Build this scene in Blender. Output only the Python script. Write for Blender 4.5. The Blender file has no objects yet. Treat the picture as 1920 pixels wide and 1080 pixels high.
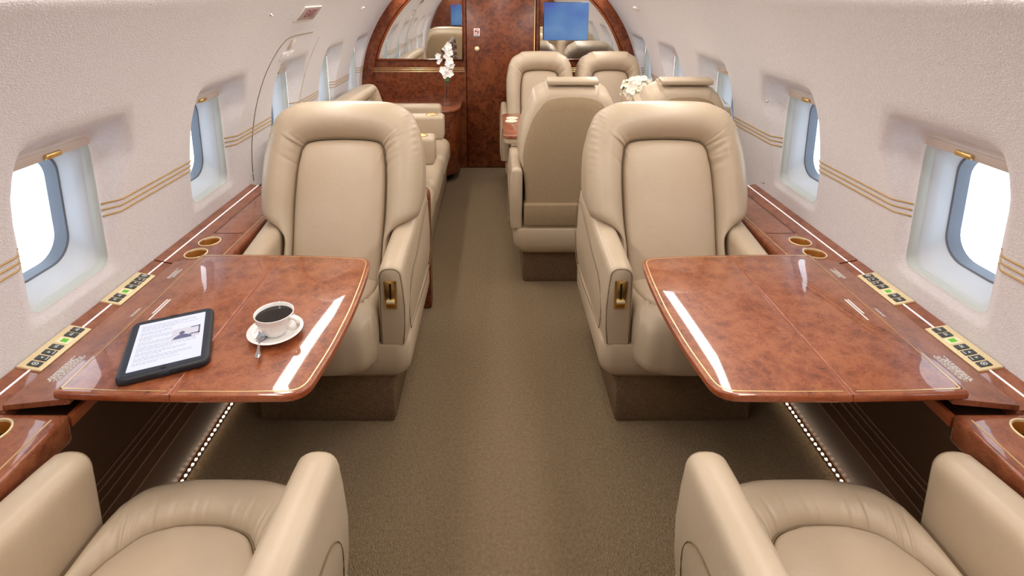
import bpy, bmesh, math, random
from mathutils import Vector, Matrix, noise
PI = math.pi
random.seed(7)
SC = bpy.context.scene
COL = SC.collection

# ------------------------------------------------------------------ materials
def new_mat(name):
    m = bpy.data.materials.new(name); m.use_nodes = True
    nt = m.node_tree
    b = nt.nodes['Principled BSDF']
    return m, nt, b
def s2l(c):
    return tuple((x/12.92 if x <= .04045 else ((x+.055)/1.055)**2.4) for x in [v/255. for v in c]) + (1.0,)
def N(nt, kind, **kw):
    n = nt.nodes.new(kind)
    for k, v in kw.items():
        if k in n.inputs: n.inputs[k].default_value = v
        else: setattr(n, k, v)
    return n
def coords(nt, scale=(1, 1, 1), kind='Object'):
    tc = N(nt, 'ShaderNodeTexCoord'); mp = N(nt, 'ShaderNodeMapping')
    mp.inputs['Scale'].default_value = scale
    nt.links.new(tc.outputs[kind], mp.inputs['Vector'])
    return mp.outputs['Vector']
def ramp(nt, fac, stops):
    r = N(nt, 'ShaderNodeValToRGB')
    e = r.color_ramp.elements
    while len(e) < len(stops): e.new(.5)
    for i, (p, c) in enumerate(stops):
        e[i].position = p; e[i].color = c
    nt.links.new(fac, r.inputs['Fac'])
    return r.outputs['Color']
def bump(nt, b, height, strength=.3, dist=.002):
    bp = N(nt, 'ShaderNodeBump'); bp.inputs['Strength'].default_value = strength; bp.inputs['Distance'].default_value = dist
    nt.links.new(height, bp.inputs['Height']); nt.links.new(bp.outputs['Normal'], b.inputs['Normal'])
    return bp
def plain(name, rgb, rough=.5, metal=0, coat=0, emit=None, es=0, spec=.5):
    m, nt, b = new_mat(name)
    b.inputs['Base Color'].default_value = s2l(rgb); b.inputs['Roughness'].default_value = rough
    b.inputs['Metallic'].default_value = metal; b.inputs['Coat Weight'].default_value = coat
    b.inputs['Specular IOR Level'].default_value = spec
    # faint procedural variation so the surface is not perfectly even
    v = coords(nt, (30, 30, 30)); n = N(nt, 'ShaderNodeTexNoise'); n.inputs['Scale'].default_value = 1.5
    nt.links.new(v, n.inputs['Vector'])
    mr = N(nt, 'ShaderNodeMapRange'); mr.inputs['To Min'].default_value = max(0, rough-.03); mr.inputs['To Max'].default_value = min(1, rough+.03)
    nt.links.new(n.outputs['Fac'], mr.inputs['Value']); nt.links.new(mr.outputs['Result'], b.inputs['Roughness'])
    if emit:
        b.inputs['Emission Color'].default_value = s2l(emit); b.inputs['Emission Strength'].default_value = es
    return m
def burl(name, dark, mid, light, scale=6, rough=.12, coat=1.0, stretch=(1, 1, 1)):
    m, nt, b = new_mat(name)
    v = coords(nt, stretch)
    n1 = N(nt, 'ShaderNodeTexNoise'); n1.inputs['Scale'].default_value = scale; n1.inputs['Detail'].default_value = 9; n1.inputs['Roughness'].default_value = .68; n1.inputs['Distortion'].default_value = 1.6
    n2 = N(nt, 'ShaderNodeTexNoise'); n2.inputs['Scale'].default_value = scale*9; n2.inputs['Detail'].default_value = 6; n2.inputs['Distortion'].default_value = 2.5
    vo = N(nt, 'ShaderNodeTexVoronoi'); vo.inputs['Scale'].default_value = scale*5.5
    for t in (n1, n2, vo): nt.links.new(v, t.inputs['Vector'])
    mx = N(nt, 'ShaderNodeMath', operation='MULTIPLY_ADD'); mx.inputs[1].default_value = .52
    s2 = N(nt, 'ShaderNodeMath', operation='MULTIPLY'); s2.inputs[1].default_value = .42
    nt.links.new(n2.outputs['Fac'], s2.inputs[0])
    s3 = N(nt, 'ShaderNodeMath', operation='MULTIPLY_ADD'); s3.inputs[1].default_value = .18
    nt.links.new(vo.outputs['Distance'], s3.inputs[0]); nt.links.new(s2.outputs[0], s3.inputs[2])
    nt.links.new(n1.outputs['Fac'], mx.inputs[0]); nt.links.new(s3.outputs[0], mx.inputs[2])
    c = ramp(nt, mx.outputs[0], [(.32, s2l(dark)), (.50, s2l(mid)), (.66, s2l(light)), (.80, s2l(mid))])
    nt.links.new(c, b.inputs['Base Color'])
    b.inputs['Roughness'].default_value = .35; b.inputs['Coat Weight'].default_value = coat; b.inputs['Coat Roughness'].default_value = rough
    b.inputs['Specular IOR Level'].default_value = .3
    return m
def leather(name, rgb, rgb2, rough=.36):
    m, nt, b = new_mat(name)
    v = coords(nt)
    n1 = N(nt, 'ShaderNodeTexNoise'); n1.inputs['Scale'].default_value = 5; n1.inputs['Detail'].default_value = 4
    vo = N(nt, 'ShaderNodeTexVoronoi'); vo.inputs['Scale'].default_value = 420
    n3 = N(nt, 'ShaderNodeTexNoise'); n3.inputs['Scale'].default_value = 22; n3.inputs['Detail'].default_value = 5; n3.inputs['Distortion'].default_value = .8
    for t in (n1, vo, n3): nt.links.new(v, t.inputs['Vector'])
    c = ramp(nt, n1.outputs['Fac'], [(.3, s2l(rgb)), (.7, s2l(rgb2))])
    nt.links.new(c, b.inputs['Base Color'])
    a = N(nt, 'ShaderNodeMath', operation='MULTIPLY_ADD'); a.inputs[1].default_value = .12
    nt.links.new(vo.outputs['Distance'], a.inputs[0]); nt.links.new(n3.outputs['Fac'], a.inputs[2])
    bump(nt, b, a.outputs[0], .22, .004)
    b.inputs['Roughness'].default_value = rough; b.inputs['Specular IOR Level'].default_value = .45
    return m
def fabric(name, rgb, rgb2, sc, dist=.003, strength=.6, rough=.9):
    m, nt, b = new_mat(name)
    v = coords(nt)
    n1 = N(nt, 'ShaderNodeTexNoise'); n1.inputs['Scale'].default_value = sc; n1.inputs['Detail'].default_value = 3; n1.inputs['Distortion'].default_value = .6
    vo = N(nt, 'ShaderNodeTexVoronoi'); vo.inputs['Scale'].default_value = sc*1.4; vo.distance = 'MANHATTAN'
    n2 = N(nt, 'ShaderNodeTexNoise'); n2.inputs['Scale'].default_value = sc*.5; n2.inputs['Detail'].default_value = 5
    for t in (n1, vo, n2): nt.links.new(v, t.inputs['Vector'])
    a = N(nt, 'ShaderNodeMath', operation='MULTIPLY_ADD'); a.inputs[1].default_value = .6
    nt.links.new(vo.outputs['Distance'], a.inputs[0]); nt.links.new(n1.outputs['Fac'], a.inputs[2])
    c = ramp(nt, n2.outputs['Fac'], [(.3, s2l(rgb)), (.7, s2l(rgb2))])
    nt.links.new(c, b.inputs['Base Color'])
    bump(nt, b, a.outputs[0], strength, dist)
    b.inputs['Roughness'].default_value = rough; b.inputs['Specular IOR Level'].default_value = .2
    return m

M = {}
M['leather'] = leather('cream_leather', (184, 166, 141), (194, 177, 153))
M['leather_panel'] = leather('cream_leather_panel', (188, 169, 144), (197, 179, 155), .4)
M['piping'] = plain('leather_seam', (128, 110, 82), .6)
M['shell'] = fabric('shaded_back_cloth', (150, 130, 102), (160, 140, 112), 260, .001, .3)  # darker than the leather: shade on the seat backs is put into the colour
M['wallcloth'] = fabric('wall_cloth', (219, 217, 219), (226, 224, 226), 170, .0016, .55)
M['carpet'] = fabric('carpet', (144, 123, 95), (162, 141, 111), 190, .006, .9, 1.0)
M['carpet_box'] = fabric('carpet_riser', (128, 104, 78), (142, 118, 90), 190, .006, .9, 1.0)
M['burl'] = burl('table_burl', (74, 34, 17), (131, 69, 40), (158, 94, 58), 5.0, .03)
M['burl_ledge'] = burl('ledge_burl', (84, 40, 22), (132, 72, 44), (156, 93, 61), 5.0, .06)
M['burl_dark'] = burl('bulkhead_burl', (40, 14, 6), (94, 42, 18), (134, 70, 35), 5.5, .26, .6)
M['wood_edge'] = burl('wood_edge', (92, 38, 16), (140, 66, 32), (164, 86, 46), 10, .08, 1.0, (1, .25, 3))
M['gold'] = plain('polished_gold', (228, 194, 128), .22, 1)
M['gold_inner'] = plain('brushed_gold', (206, 150, 72), .32, 1)
M['inlay'] = plain('gold_inlay', (230, 196, 140), .3, .7)
M['gold_plate'] = plain('pale_gold_plate', (248, 230, 184), .35, .3)
M['goldcord'] = plain('gold_cord', (190, 158, 104), .45, .3)
M['button'] = plain('button_grey', (66, 72, 70), .35)
M['glyph'] = plain('glyph_white', (225, 228, 225), .5)
M['display'] = plain('display_green', (60, 110, 30), .3, 0, 0, (120, 235, 50), .55)
M['displaycase'] = plain('display_window', (250, 238, 200), .2)
M['lower'] = plain('lower_wall_leather', (74, 48, 30), .5)
M['groove'] = plain('lower_wall_seam', (104, 74, 50), .5)
M['black'] = plain('black_plastic', (14, 13, 13), .4)
M['case'] = plain('tablet_case', (26, 30, 38), .5)
M['casemid'] = plain('tablet_bezel', (34, 42, 56), .35)
M['screen'] = plain('tablet_screen', (24, 25, 30), .12, 0, 0, (240, 241, 255), 1.12)
M['ink'] = plain('page_ink', (140, 142, 160), .6)
M['inkdark'] = plain('picture_ink', (88, 92, 128), .6)
M['inkmid'] = plain('picture_grey', (196, 198, 214), .6)
M['china'] = plain('white_china', (240, 238, 235), .12, 0, .5)
M['coffee'] = plain('black_coffee', (18, 9, 5), .04)
M['steel'] = plain('spoon_steel', (205, 205, 208), .15, 1)
M['frame'] = plain('window_frame', (186, 190, 184), .45)
M['frame2'] = plain('window_inner_frame', (198, 204, 210), .4)
M['gasket'] = plain('window_gasket', (104, 112, 124), .5)
M['shade'] = plain('window_shade', (196, 182, 172), .6)
M['trimwhite'] = plain('white_plastic', (226, 220, 212), .5)
M['ceiling'] = plain('ceiling_cloth', (225, 217, 208), .8)
M['mirror'] = plain('mirror_glass', (236, 236, 232), .015, 1)
M['signgrey'] = plain('sign_face', (176, 160, 158), .4)
M['signred'] = plain('sign_letters', (150, 40, 52), .5)
M['signwhite'] = plain('sign_white', (238, 236, 232), .5)
M['red'] = plain('sign_ring', (190, 40, 50), .5)
M['petal'] = plain('white_petal', (250, 248, 244), .6)
M['petalcream'] = plain('cream_petal', (250, 246, 230), .6)
M['stem'] = plain('stem_brown', (86, 70, 46), .6)
M['leaf'] = plain('leaf_green', (58, 110, 44), .5)
M['vaseblue'] = plain('vase_blue', (40, 66, 110), .08, 0, .5)
M['gold_deep'] = plain('deep_gold', (226, 158, 72), .45, .7)
M['cream'] = plain('cream_disc', (226, 214, 192), .4)
M['led'] = plain('led_points', (255, 240, 225), .5, 0, 0, (255, 226, 196), 15)
M['cove'] = plain('cove_lamp', (255, 250, 240), .5, 0, 0, (255, 248, 242), 20)
M['lampface'] = plain('ceiling_fill_lamp', (255, 250, 240), .5, 0, 0, (255, 250, 246), 5)  # glow of the added overhead fill lamps
M['ledline'] = plain('light_line', (250, 250, 250), .3, 0, 0, (250, 250, 255), .65)
def screen_mat():
    m, nt, b = new_mat('tv_screen')
    v = coords(nt, (1, 1, 1), 'Generated')
    sp = N(nt, 'ShaderNodeSeparateXYZ'); nt.links.new(v, sp.inputs[0])
    nz = N(nt, 'ShaderNodeTexNoise'); nz.inputs['Scale'].default_value = 1.3; nt.links.new(v, nz.inputs['Vector'])
    ad = N(nt, 'ShaderNodeMath', operation='MULTIPLY_ADD'); ad.inputs[1].default_value = .9
    nt.links.new(nz.outputs['Fac'], ad.inputs[0]); 
    ml = N(nt, 'ShaderNodeMath', operation='MULTIPLY'); ml.inputs[1].default_value = .25
    nt.links.new(sp.outputs['X'], ml.inputs[0]); nt.links.new(ml.outputs[0], ad.inputs[2])
    c = ramp(nt, ad.outputs[0], [(.25, s2l((72, 70, 162))), (.5, s2l((84, 122, 174))), (.85, s2l((112, 152, 188)))])
    nt.links.new(c, b.inputs['Emission Color']); b.inputs['Emission Strength'].default_value = 1.0
    b.inputs['Base Color'].default_value = (.01, .015, .05, 1); b.inputs['Roughness'].default_value = .08
    return m
M['tv'] = screen_mat()
def pane_mat():
    m, nt, b = new_mat('window_pane')
    tr = N(nt, 'ShaderNodeBsdfTransparent'); gl = N(nt, 'ShaderNodeBsdfGlossy'); gl.inputs['Roughness'].default_value = .02
    tr.inputs['Color'].default_value = (.96, .98, 1, 1)
    mx = N(nt, 'ShaderNodeMixShader'); mx.inputs['Fac'].default_value = .06
    nt.links.new(tr.outputs[0], mx.inputs[1]); nt.links.new(gl.outputs[0], mx.inputs[2])
    nt.links.new(mx.outputs[0], nt.nodes['Material Output'].inputs['Surface'])
    return m
M['pane'] = pane_mat()
def glass_mat():
    m, nt, b = new_mat('clear_glass')
    b.inputs['Base Color'].default_value = (.95, .97, .97, 1); b.inputs['Roughness'].default_value = .02
    b.inputs['Transmission Weight'].default_value = 1; b.inputs['IOR'].default_value = 1.3
    return m
M['glass'] = glass_mat()

# ------------------------------------------------------------------ helpers
def mesh_obj(name, verts, faces, mat, parent=None, smooth=True, loc=None, angle=None):
    me = bpy.data.meshes.new(name)
    me.from_pydata([tuple(v) for v in verts], [], faces)
    bm = bmesh.new(); bm.from_mesh(me)
    bmesh.ops.recalc_face_normals(bm, faces=bm.faces)
    bm.to_mesh(me); bm.free()
    return link(name, me, mat, parent, smooth, loc, angle)
def link(name, me, mat, parent=None, smooth=True, loc=None, angle=None):
    mats = mat if isinstance(mat, (list, tuple)) else [mat]
    for mm in mats: me.materials.append(M[mm] if isinstance(mm, str) else mm)
    if smooth:
        for p in me.polygons: p.use_smooth = True
        if angle is not None:
            try: me.set_sharp_from_angle(angle=math.radians(angle))
            except Exception: pass
    o = bpy.data.objects.new(name, me); COL.objects.link(o)
    if parent is not None: o.parent = parent
    if loc is not None: o.location = loc
    return o
def empty(name, label, cat, loc=(0, 0, 0), rz=0, group=None):
    o = bpy.data.objects.new(name, None); COL.objects.link(o)
    o.location = loc; o.rotation_euler = (0, 0, rz); o.empty_display_size = .05
    return tag(o, label, cat, group)
def tag(o, label, cat, group=None):
    o['label'] = label; o['category'] = cat
    if group: o['group'] = group
    return o
def struct(o):
    o['kind'] = 'structure'; return o
def from_bm(name, bm, mat, parent=None, smooth=True, angle=35, loc=None):
    me = bpy.data.meshes.new(name); bmesh.ops.recalc_face_normals(bm, faces=bm.faces)
    bm.to_mesh(me); bm.free()
    return link(name, me, mat, parent, smooth, loc, angle)
def box_bm(x0, x1, y0, y1, z0, z1, bev=0, seg=2, bm=None):
    b = bmesh.new()
    vs = [b.verts.new((x, y, z)) for x in (x0, x1) for y in (y0, y1) for z in (z0, z1)]
    for f in ((0, 1, 3, 2), (4, 6, 7, 5), (0, 4, 5, 1), (2, 3, 7, 6), (0, 2, 6, 4), (1, 5, 7, 3)):
        b.faces.new([vs[i] for i in f])
    bmesh.ops.recalc_face_normals(b, faces=b.faces)
    if bev > 0: bmesh.ops.bevel(b, geom=list(b.edges), offset=bev, segments=seg, profile=.5, affect='EDGES')
    if bm is None: return b
    me = bpy.data.meshes.new('t'); b.to_mesh(me); b.free(); bm.from_mesh(me); bpy.data.meshes.remove(me)
    return bm
def box(name, x0, x1, y0, y1, z0, z1, mat, parent=None, bev=.004, seg=2):
    return from_bm(name, box_bm(x0, x1, y0, y1, z0, z1, bev, seg), mat, parent)
def rings_mesh(rings, closed=True, cap0=True, cap1=True):
    """loft a list of equal-length rings"""
    n = len(rings[0]); V = [p for r in rings for p in r]; Fs = []
    for k in range(len(rings)-1):
        for i in range(n if closed else n-1):
            j = (i+1) % n
            Fs.append((k*n+i, k*n+j, (k+1)*n+j, (k+1)*n+i))
    if closed and cap0: Fs.append(tuple(range(n))[::-1])
    if closed and cap1: Fs.append(tuple(range((len(rings)-1)*n, len(rings)*n)))
    return V, Fs
def loft(name, rings, mat, parent=None, closed=True, cap0=True, cap1=True, smooth=True, angle=50):
    V, Fs = rings_mesh(rings, closed, cap0, cap1)
    return mesh_obj(name, V, Fs, mat, parent, smooth, None, angle)
def lathe(name, prof, mat, parent=None, n=40, loc=(0, 0, 0), angle=50):
    rings = [[(r*math.cos(2*PI*i/n), r*math.sin(2*PI*i/n), z) for i in range(n)] for r, z in prof]
    V, Fs = rings_mesh(rings, True, False, False)
    V = [Vector(v)+Vector(loc) for v in V]
    o = mesh_obj(name, V, Fs, mat, parent, True, None, angle)
    return o
def tube_data(path, r, n=8):
    pts = [Vector(p) for p in path]; rings = []
    up = Vector((0, 0, 1))
    for i, p in enumerate(pts):
        t = (pts[min(i+1, len(pts)-1)]-pts[max(i-1, 0)]).normalized()
        a = t.cross(up)
        if a.length < 1e-3: a = t.cross(Vector((1, 0, 0)))
        a.normalize(); b = t.cross(a).normalized()
        rr = r[i] if isinstance(r, (list, tuple)) else r
        rings.append([p+a*rr*math.cos(2*PI*k/n)+b*rr*math.sin(2*PI*k/n) for k in range(n)])
    return rings_mesh(rings)
def tube(name, path, r, mat, parent=None, n=8):
    V, Fs = tube_data(path, r, n)
    return mesh_obj(name, V, Fs, mat, parent)
def multi(name, parts, mat, parent=None, smooth=True, angle=50):
    V = []; Fs = []
    for v, f in parts:
        k = len(V); V += list(v); Fs += [tuple(i+k for i in q) for q in f]
    return mesh_obj(name, V, Fs, mat, parent, smooth, None, angle)
def prism(name, poly, z0, z1, mat, parent=None, bev=.004, seg=3):
    b = bmesh.new()
    lo = [b.verts.new((x, y, z0)) for x, y in poly]; hi = [b.verts.new((x, y, z1)) for x, y in poly]
    n = len(poly)
    ft = b.faces.new(hi); fb = b.faces.new(lo[::-1])
    for i in range(n): b.faces.new((lo[i], lo[(i+1) % n], hi[(i+1) % n], hi[i]))
    bmesh.ops.recalc_face_normals(b, faces=b.faces)
    if bev:
        es = set(ft.edges) | set(fb.edges)
        bmesh.ops.bevel(b, geom=list(es), offset=bev, segments=seg, profile=.5, affect='EDGES')
    return from_bm(name, b, mat, parent, True, 40)
def catmull(pts, n):
    """arc-length resampled Catmull-Rom through 2D/3D points -> n points"""
    P = [Vector(p) for p in pts]
    P = [P[0]*2-P[1]] + P + [P[-1]*2-P[-2]]
    out = []
    for i in range(1, len(P)-2):
        for k in range(16):
            t = k/16.
            a, b, c, d = P[i-1], P[i], P[i+1], P[i+2]
            out.append(.5*((2*b)+(c-a)*t+(2*a-5*b+4*c-d)*t*t+(3*b-a-3*c+d)*t**3))
    out.append(P[-2])
    L = [0]
    for i in range(1, len(out)): L.append(L[-1]+(out[i]-out[i-1]).length)
    res = []; j = 0
    for k in range(n):
        s = L[-1]*k/(n-1)
        while j < len(L)-2 and L[j+1] < s: j += 1
        f = (s-L[j])/max(1e-9, L[j+1]-L[j])
        res.append(out[j].lerp(out[j+1], min(1, max(0, f))))
    return res
def smooth01(s):
    s = max(0, min(1, s)); return s*s*(3-2*s)
def interp(tab, x):
    if x <= tab[0][0]: return tab[0][1]
    for (a, b), (c, d) in zip(tab, tab[1:]):
        if x <= c: return b+(d-b)*(x-a)/(c-a)
    return tab[-1][1]
def text_mesh(s, size, ext=.0005):
    cu = bpy.data.curves.new('t', 'FONT'); cu.body = s; cu.size = size; cu.align_x = 'CENTER'; cu.align_y = 'CENTER'; cu.extrude = ext
    o = bpy.data.objects.new('t', cu); COL.objects.link(o)
    dg = bpy.context.evaluated_depsgraph_get(); dg.update()
    me = bpy.data.meshes.new_from_object(o.evaluated_get(dg))
    bpy.data.objects.remove(o); return me
def bool_cut(o, cutters):
    """subtract cutter meshes from o for good"""
    for c in cutters:
        md = o.modifiers.new('b', 'BOOLEAN'); md.operation = 'DIFFERENCE'; md.object = c; md.solver = 'EXACT'
    dg = bpy.context.evaluated_depsgraph_get(); dg.update()
    me = bpy.data.meshes.new_from_object(o.evaluated_get(dg))
    o.modifiers.clear(); o.data = me
    for c in cutters: bpy.data.objects.remove(c)
    for p in me.polygons: p.use_smooth = True
    try: me.set_sharp_from_angle(angle=math.radians(40))
    except Exception: pass

# ------------------------------------------------------------------ the cabin shell
R, ZC = 1.195, .70
YF, YR = 4.724, -.14            # front and rear bulkheads
PITCH, WY0 = .757, 1.393
WHW, WZ0, WZ1, WRAD = .142, .735, 1.135, .035
def prof(z):
    return math.sqrt(max(.01, R*R-(z-ZC)**2))
def xins(z):
    return 1.205+.012*(z-.7)
FL_T, FL_B = .085, .035
def fl_s(z, far):
    d = max(0, xins(z)-prof(min(z, WZ1)))
    return .028+.75*d if far else .020+.82*d
def wall_x(y, z):
    """surface of the side wall, with the window recesses"""
    k = round((y-WY0)/PITCH); k = max(-1, min(4, k)); yc = WY0+PITCH*k
    d = max(abs(y-yc)-WHW, 0)/fl_s(z, y > yc)
    e = max(z-WZ1, 0)/FL_T if z > WZ1 else max(WZ0-z, 0)/FL_B
    s = max(d, e)
    return xins(z)+(prof(z)-xins(z))*smooth01(s)
def rrect(hy, z0, z1, r, n):
    """rounded rectangle as four sides of n points each, starting at the middle of the corner low-far"""
    zc = (z0+z1)/2; hz = (z1-z0)/2
    def corner(cy, cz, a0, m):
        return [(cy+r*math.cos(a0+PI/4*k/m), cz+r*math.sin(a0+PI/4*k/m)) for k in range(m)]
    out = []
    m = 4
    c = [(hy-r, -hz+r), (hy-r, hz-r), (-hy+r, hz-r), (-hy+r, -hz+r)]
    for s in range(4):
        a0 = -PI/4+s*PI/2
        p0, p1 = c[s], c[(s+1) % 4]
        side = [(p0[0]+r*math.cos(a0+PI/4*k/m), p0[1]+r*math.sin(a0+PI/4*k/m)) for k in range(m)]
        nx = (r*math.cos(s*PI/2), r*math.sin(s*PI/2))
        for k in range(n):
            t = k/n; side.append((p0[0]+(p1[0]-p0[0])*t+nx[0], p0[1]+(p1[1]-p0[1])*t+nx[1]))
        side += [(p1[0]+r*math.cos(s*PI/2+PI/4*k/m), p1[1]+r*math.sin(s*PI/2+PI/4*k/m)) for k in range(m)]
        out += side
    return [(y, z+zc) for y, z in out], 2*m+n
ZLO, ZHI = .60, 1.57
def rect_match(hy, z0, z1, per):
    pts = []
    c = [(hy, z0), (hy, z1), (-hy, z1), (-hy, z0)]
    for s in range(4):
        a, b = c[s], c[(s+1) % 4]
        for k in range(per):
            t = k/per; pts.append((a[0]+(b[0]-a[0])*t, a[1]+(b[1]-a[1])*t))
    return pts
def make_wall(side, name):
    V = []; Fs = []
    AP, per = rrect(WHW, WZ0, WZ1, WRAD, 14)
    n = len(AP)
    for k in range(-1, 5):
        yc = WY0+PITCH*k
        cell = rect_match(PITCH/2, ZLO, ZHI, per)
        flare = rect_match(WHW+.09, WZ0-FL_B, WZ1+FL_T, per)
        rings = []
        for s in (0, .06, .14, .24, .36, .5, .64, .76, .88, 1):
            ring = []
            for a, f in zip(AP, flare):
                # keep the flare outline softly rounded like the opening
                fs = fl_s(a[1], a[0] > 0)
                ft = smooth01((a[1]-(WZ1-.06))/.055); fb = smooth01((WZ0+.05-a[1])/.045)
                fd = smooth01((abs(a[0])-(WHW-.045))/.040)
                fy = a[0]+math.copysign(fd*fs, a[0])-.105*ft*max(0, a[0]/WHW); fz = a[1]+ft*FL_T-fb*FL_B
                y = a[0]+(fy-a[0])*s; z = a[1]+(fz-a[1])*s
                x = xins(z)+(prof(z)-xins(z))*smooth01(s)
                ring.append((side*x, yc+y, z))
            rings.append(ring); last = [(v[1]-yc, v[2]) for v in ring]
        for s in (.08, .2, .35, .5, .65, .8, .9, 1):
            ring = []
            for a, c in zip(last, cell):
                y = a[0]+(c[0]-a[0])*s; z = a[1]+(c[1]-a[1])*s
                ring.append((side*prof(z), yc+y, z))
            rings.append(ring)
        base = len(V)
        for r in rings: V += r
        for q in range(len(rings)-1):
            for i in range(n):
                j = (i+1) % n
                Fs.append((base+q*n+i, base+q*n+j, base+(q+1)*n+j, base+(q+1)*n+i))
    # plain strip aft of the last window
    y1 = WY0-PITCH*1.5; ys = [y1, (y1+YR)/2, YR-.02]; zs = [ZLO+(ZHI-ZLO)*i/24 for i in range(25)]
    base = len(V)
    for y in ys:
        for z in zs: V.append((side*prof(z), y, z))
    for i in range(2):
        for j in range(24):
            a = base+i*25+j; Fs.append((a, a+25, a+26, a+1))
    me = bpy.data.meshes.new(name); me.from_pydata(V, [], Fs)
    bm = bmesh.new(); bm.from_mesh(me); bmesh.ops.remove_doubles(bm, verts=bm.verts, dist=.0004)
    bmesh.ops.recalc_face_normals(bm, faces=bm.faces)
    bm.to_mesh(me); bm.free()
    w = struct(link(name, me, 'wallcloth', None, True))
    # gold cords between the windows
    for z in (.926, .907, .888):
        for k in range(-1, 5):
            a = WY0+PITCH*k+WHW+.004; b = WY0+PITCH*(k+1)-WHW-.004
            if k == 4: b = YF-.02
            path = [(side*(wall_x(a+(b-a)*t/48., z)-.0012), a+(b-a)*t/48., z) for t in range(49)]
            tube('gold_cord', path, .0028, 'goldcord', w, 6)
    return w
walls = {-1: make_wall(-1, 'wall_left'), 1: make_wall(1, 'wall_right')}

# windows: frame funnel, gasket, pane, shade, shade handle
wn = 0
for side in (-1, 1):
    for k in range(-1, 5):
        wn += 1
        yc = WY0+PITCH*k
        def ring(hy, z0, z1, r, x):
            p, _ = rrect(hy, z0, z1, r, 14)
            return [(side*(x if not callable(x) else x(z)), yc+y, z) for y, z in p]
        fr = loft('window_%d' % wn, [ring(WHW+.004, WZ0-.004, WZ1+.004, .036, lambda z: xins(z)+.002),
              ring(WHW-.002, WZ0+.002, WZ1-.002, .034, lambda z: xins(z)+.006), ring(WHW-.006, WZ0+.006, WZ1-.006, .036, lambda z: xins(z)+.022),
              ring(WHW-.008, WZ0+.008, WZ1-.008, .04, lambda z: xins(z)+.030)], 'frame', None, True, False, False)
        struct(fr)
        loft('inner_frame', [ring(WHW-.007, WZ0+.007, WZ1-.007, .04, lambda z: xins(z)+.026), ring(WHW-.012, WZ0+.013, WZ1-.012, .045, lambda z: xins(z)+.030),
              ring(WHW-.018, WZ0+.024, WZ1-.018, .06, lambda z: xins(z)+.055), ring(WHW-.028, WZ0+.046, WZ1-.026, .07, 1.290)], 'frame2', fr, True, False, False)
        loft('gasket', [ring(WHW-.027, WZ0+.045, WZ1-.025, .07, 1.289), ring(WHW-.033, WZ0+.051, WZ1-.030, .07, 1.291),
              ring(WHW-.040, WZ0+.058, WZ1-.036, .07, 1.322)], 'gasket', fr, True, False, False)
        p = ring(WHW-.039, WZ0+.057, WZ1-.035, .07, 1.318)
        mesh_obj('pane', p, [tuple(range(len(p)))], 'pane', fr, False)
        sx = sorted((side*(xins(1.1)-.004), side*(xins(1.1)+.012)))
        box('shade', sx[0], sx[1], yc-WHW+.002, yc+WHW-.002, WZ1-.022, WZ1+.004, 'shade', fr, .003)
        sx = sorted((side*(xins(1.1)-.014), side*(xins(1.1)-.002)))
        box('shade_handle', sx[0], sx[1], yc-.026, yc+.026, WZ1-.020, WZ1-.006, 'gold', fr, .003)

# floor, ceiling, lower walls
fl = box('floor', -1.3, 1.3, -1.0, YF+.1, -.04, 0, 'carpet', None, 0); struct(fl)
cz = [(-.875, 1.555), (-.87, 1.58), (-.82, 1.60), (-.74, 1.63), (-.60, 1.74), (-.35, 1.80), (0, 1.82), (.35, 1.80), (.60, 1.74), (.74, 1.63), (.82, 1.60), (.87, 1.58), (.875, 1.555)]
V = [(x, y, z) for y in (YR-.9, YF+.06) for x, z in cz]; n = len(cz)
c_ = mesh_obj('ceiling', V, [(i, i+1, n+i+1, n+i) for i in range(n-1)], 'ceiling', None, True); struct(c_)
# closing strip between ceiling and wall top (above the frame)
for side in (-1, 1):
    lw_x = 1.05 if side < 0 else 1.085
    secs = [(lw_x, 0), (lw_x-.005, .05), (.992, .55), (.992, .60), (1.2, .62)]
    V = [(side*x, y, z) for y in (YR, YF) for x, z in secs]
    lw = mesh_obj('baseboard_%s' % ('left' if side < 0 else 'right'), V, [(i, i+1, 6+i-1+0, 5+i) if False else (i, i+1, 5+i+1, 5+i) for i in range(4)], 'lower', None, False)
    struct(lw)
    parts = []
    for t in (.50, .57, .62, .40, .28):
        x = lw_x-.005+(.992-lw_x+.005)*t; z = .05+.5*t
        parts.append(tube_data([(side*(x-.001), YR+.1, z), (side*(x-.001), YF-.1, z)], .003, 6))
    multi('panel_groove', parts, 'groove', lw)

# ------------------------------------------------------------------ front bulkhead
def arc_pts(r, a0, a1, n, cz=ZC):
    return [(r*math.cos(a0+(a1-a0)*i/n), cz+r*math.sin(a0+(a1-a0)*i/n)) for i in range(n+1)]
def plate(name, poly, y0, y1, mat, parent=None, bev=0):
    """polygon in XZ extruded along Y"""
    b = bmesh.new()
    a = [b.verts.new((x, y0, z)) for x, z in poly]; c = [b.verts.new((x, y1, z)) for x, z in poly]
    n = len(poly); f0 = b.faces.new(a); b.faces.new(c[::-1])
    for i in range(n): b.faces.new((a[i], a[(i+1) % n], c[(i+1) % n], c[i]))
    bmesh.ops.recalc_face_normals(b, faces=b.faces)
    if bev: bmesh.ops.bevel(b, geom=list(f0.edges), offset=bev, segments=2, profile=.5, affect='EDGES')
    return from_bm(name, b, mat, parent, True, 30)
def circ_z(x, r=1.30):
    return ZC+math.sqrt(r*r-x*x)
def half_panel(x0, x1, r=1.30, zb=0):
    """bulkhead piece between x0<x1 from the floor to the hull circle"""
    xs = [x0+(x1-x0)*i/24. for i in range(25)]
    xs = [max(-r+.02, min(r-.02, x)) for x in xs]
    return [(x0, zb), (x1, zb)]+[(x, circ_z(x, r)) for x in reversed(xs)]
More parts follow.
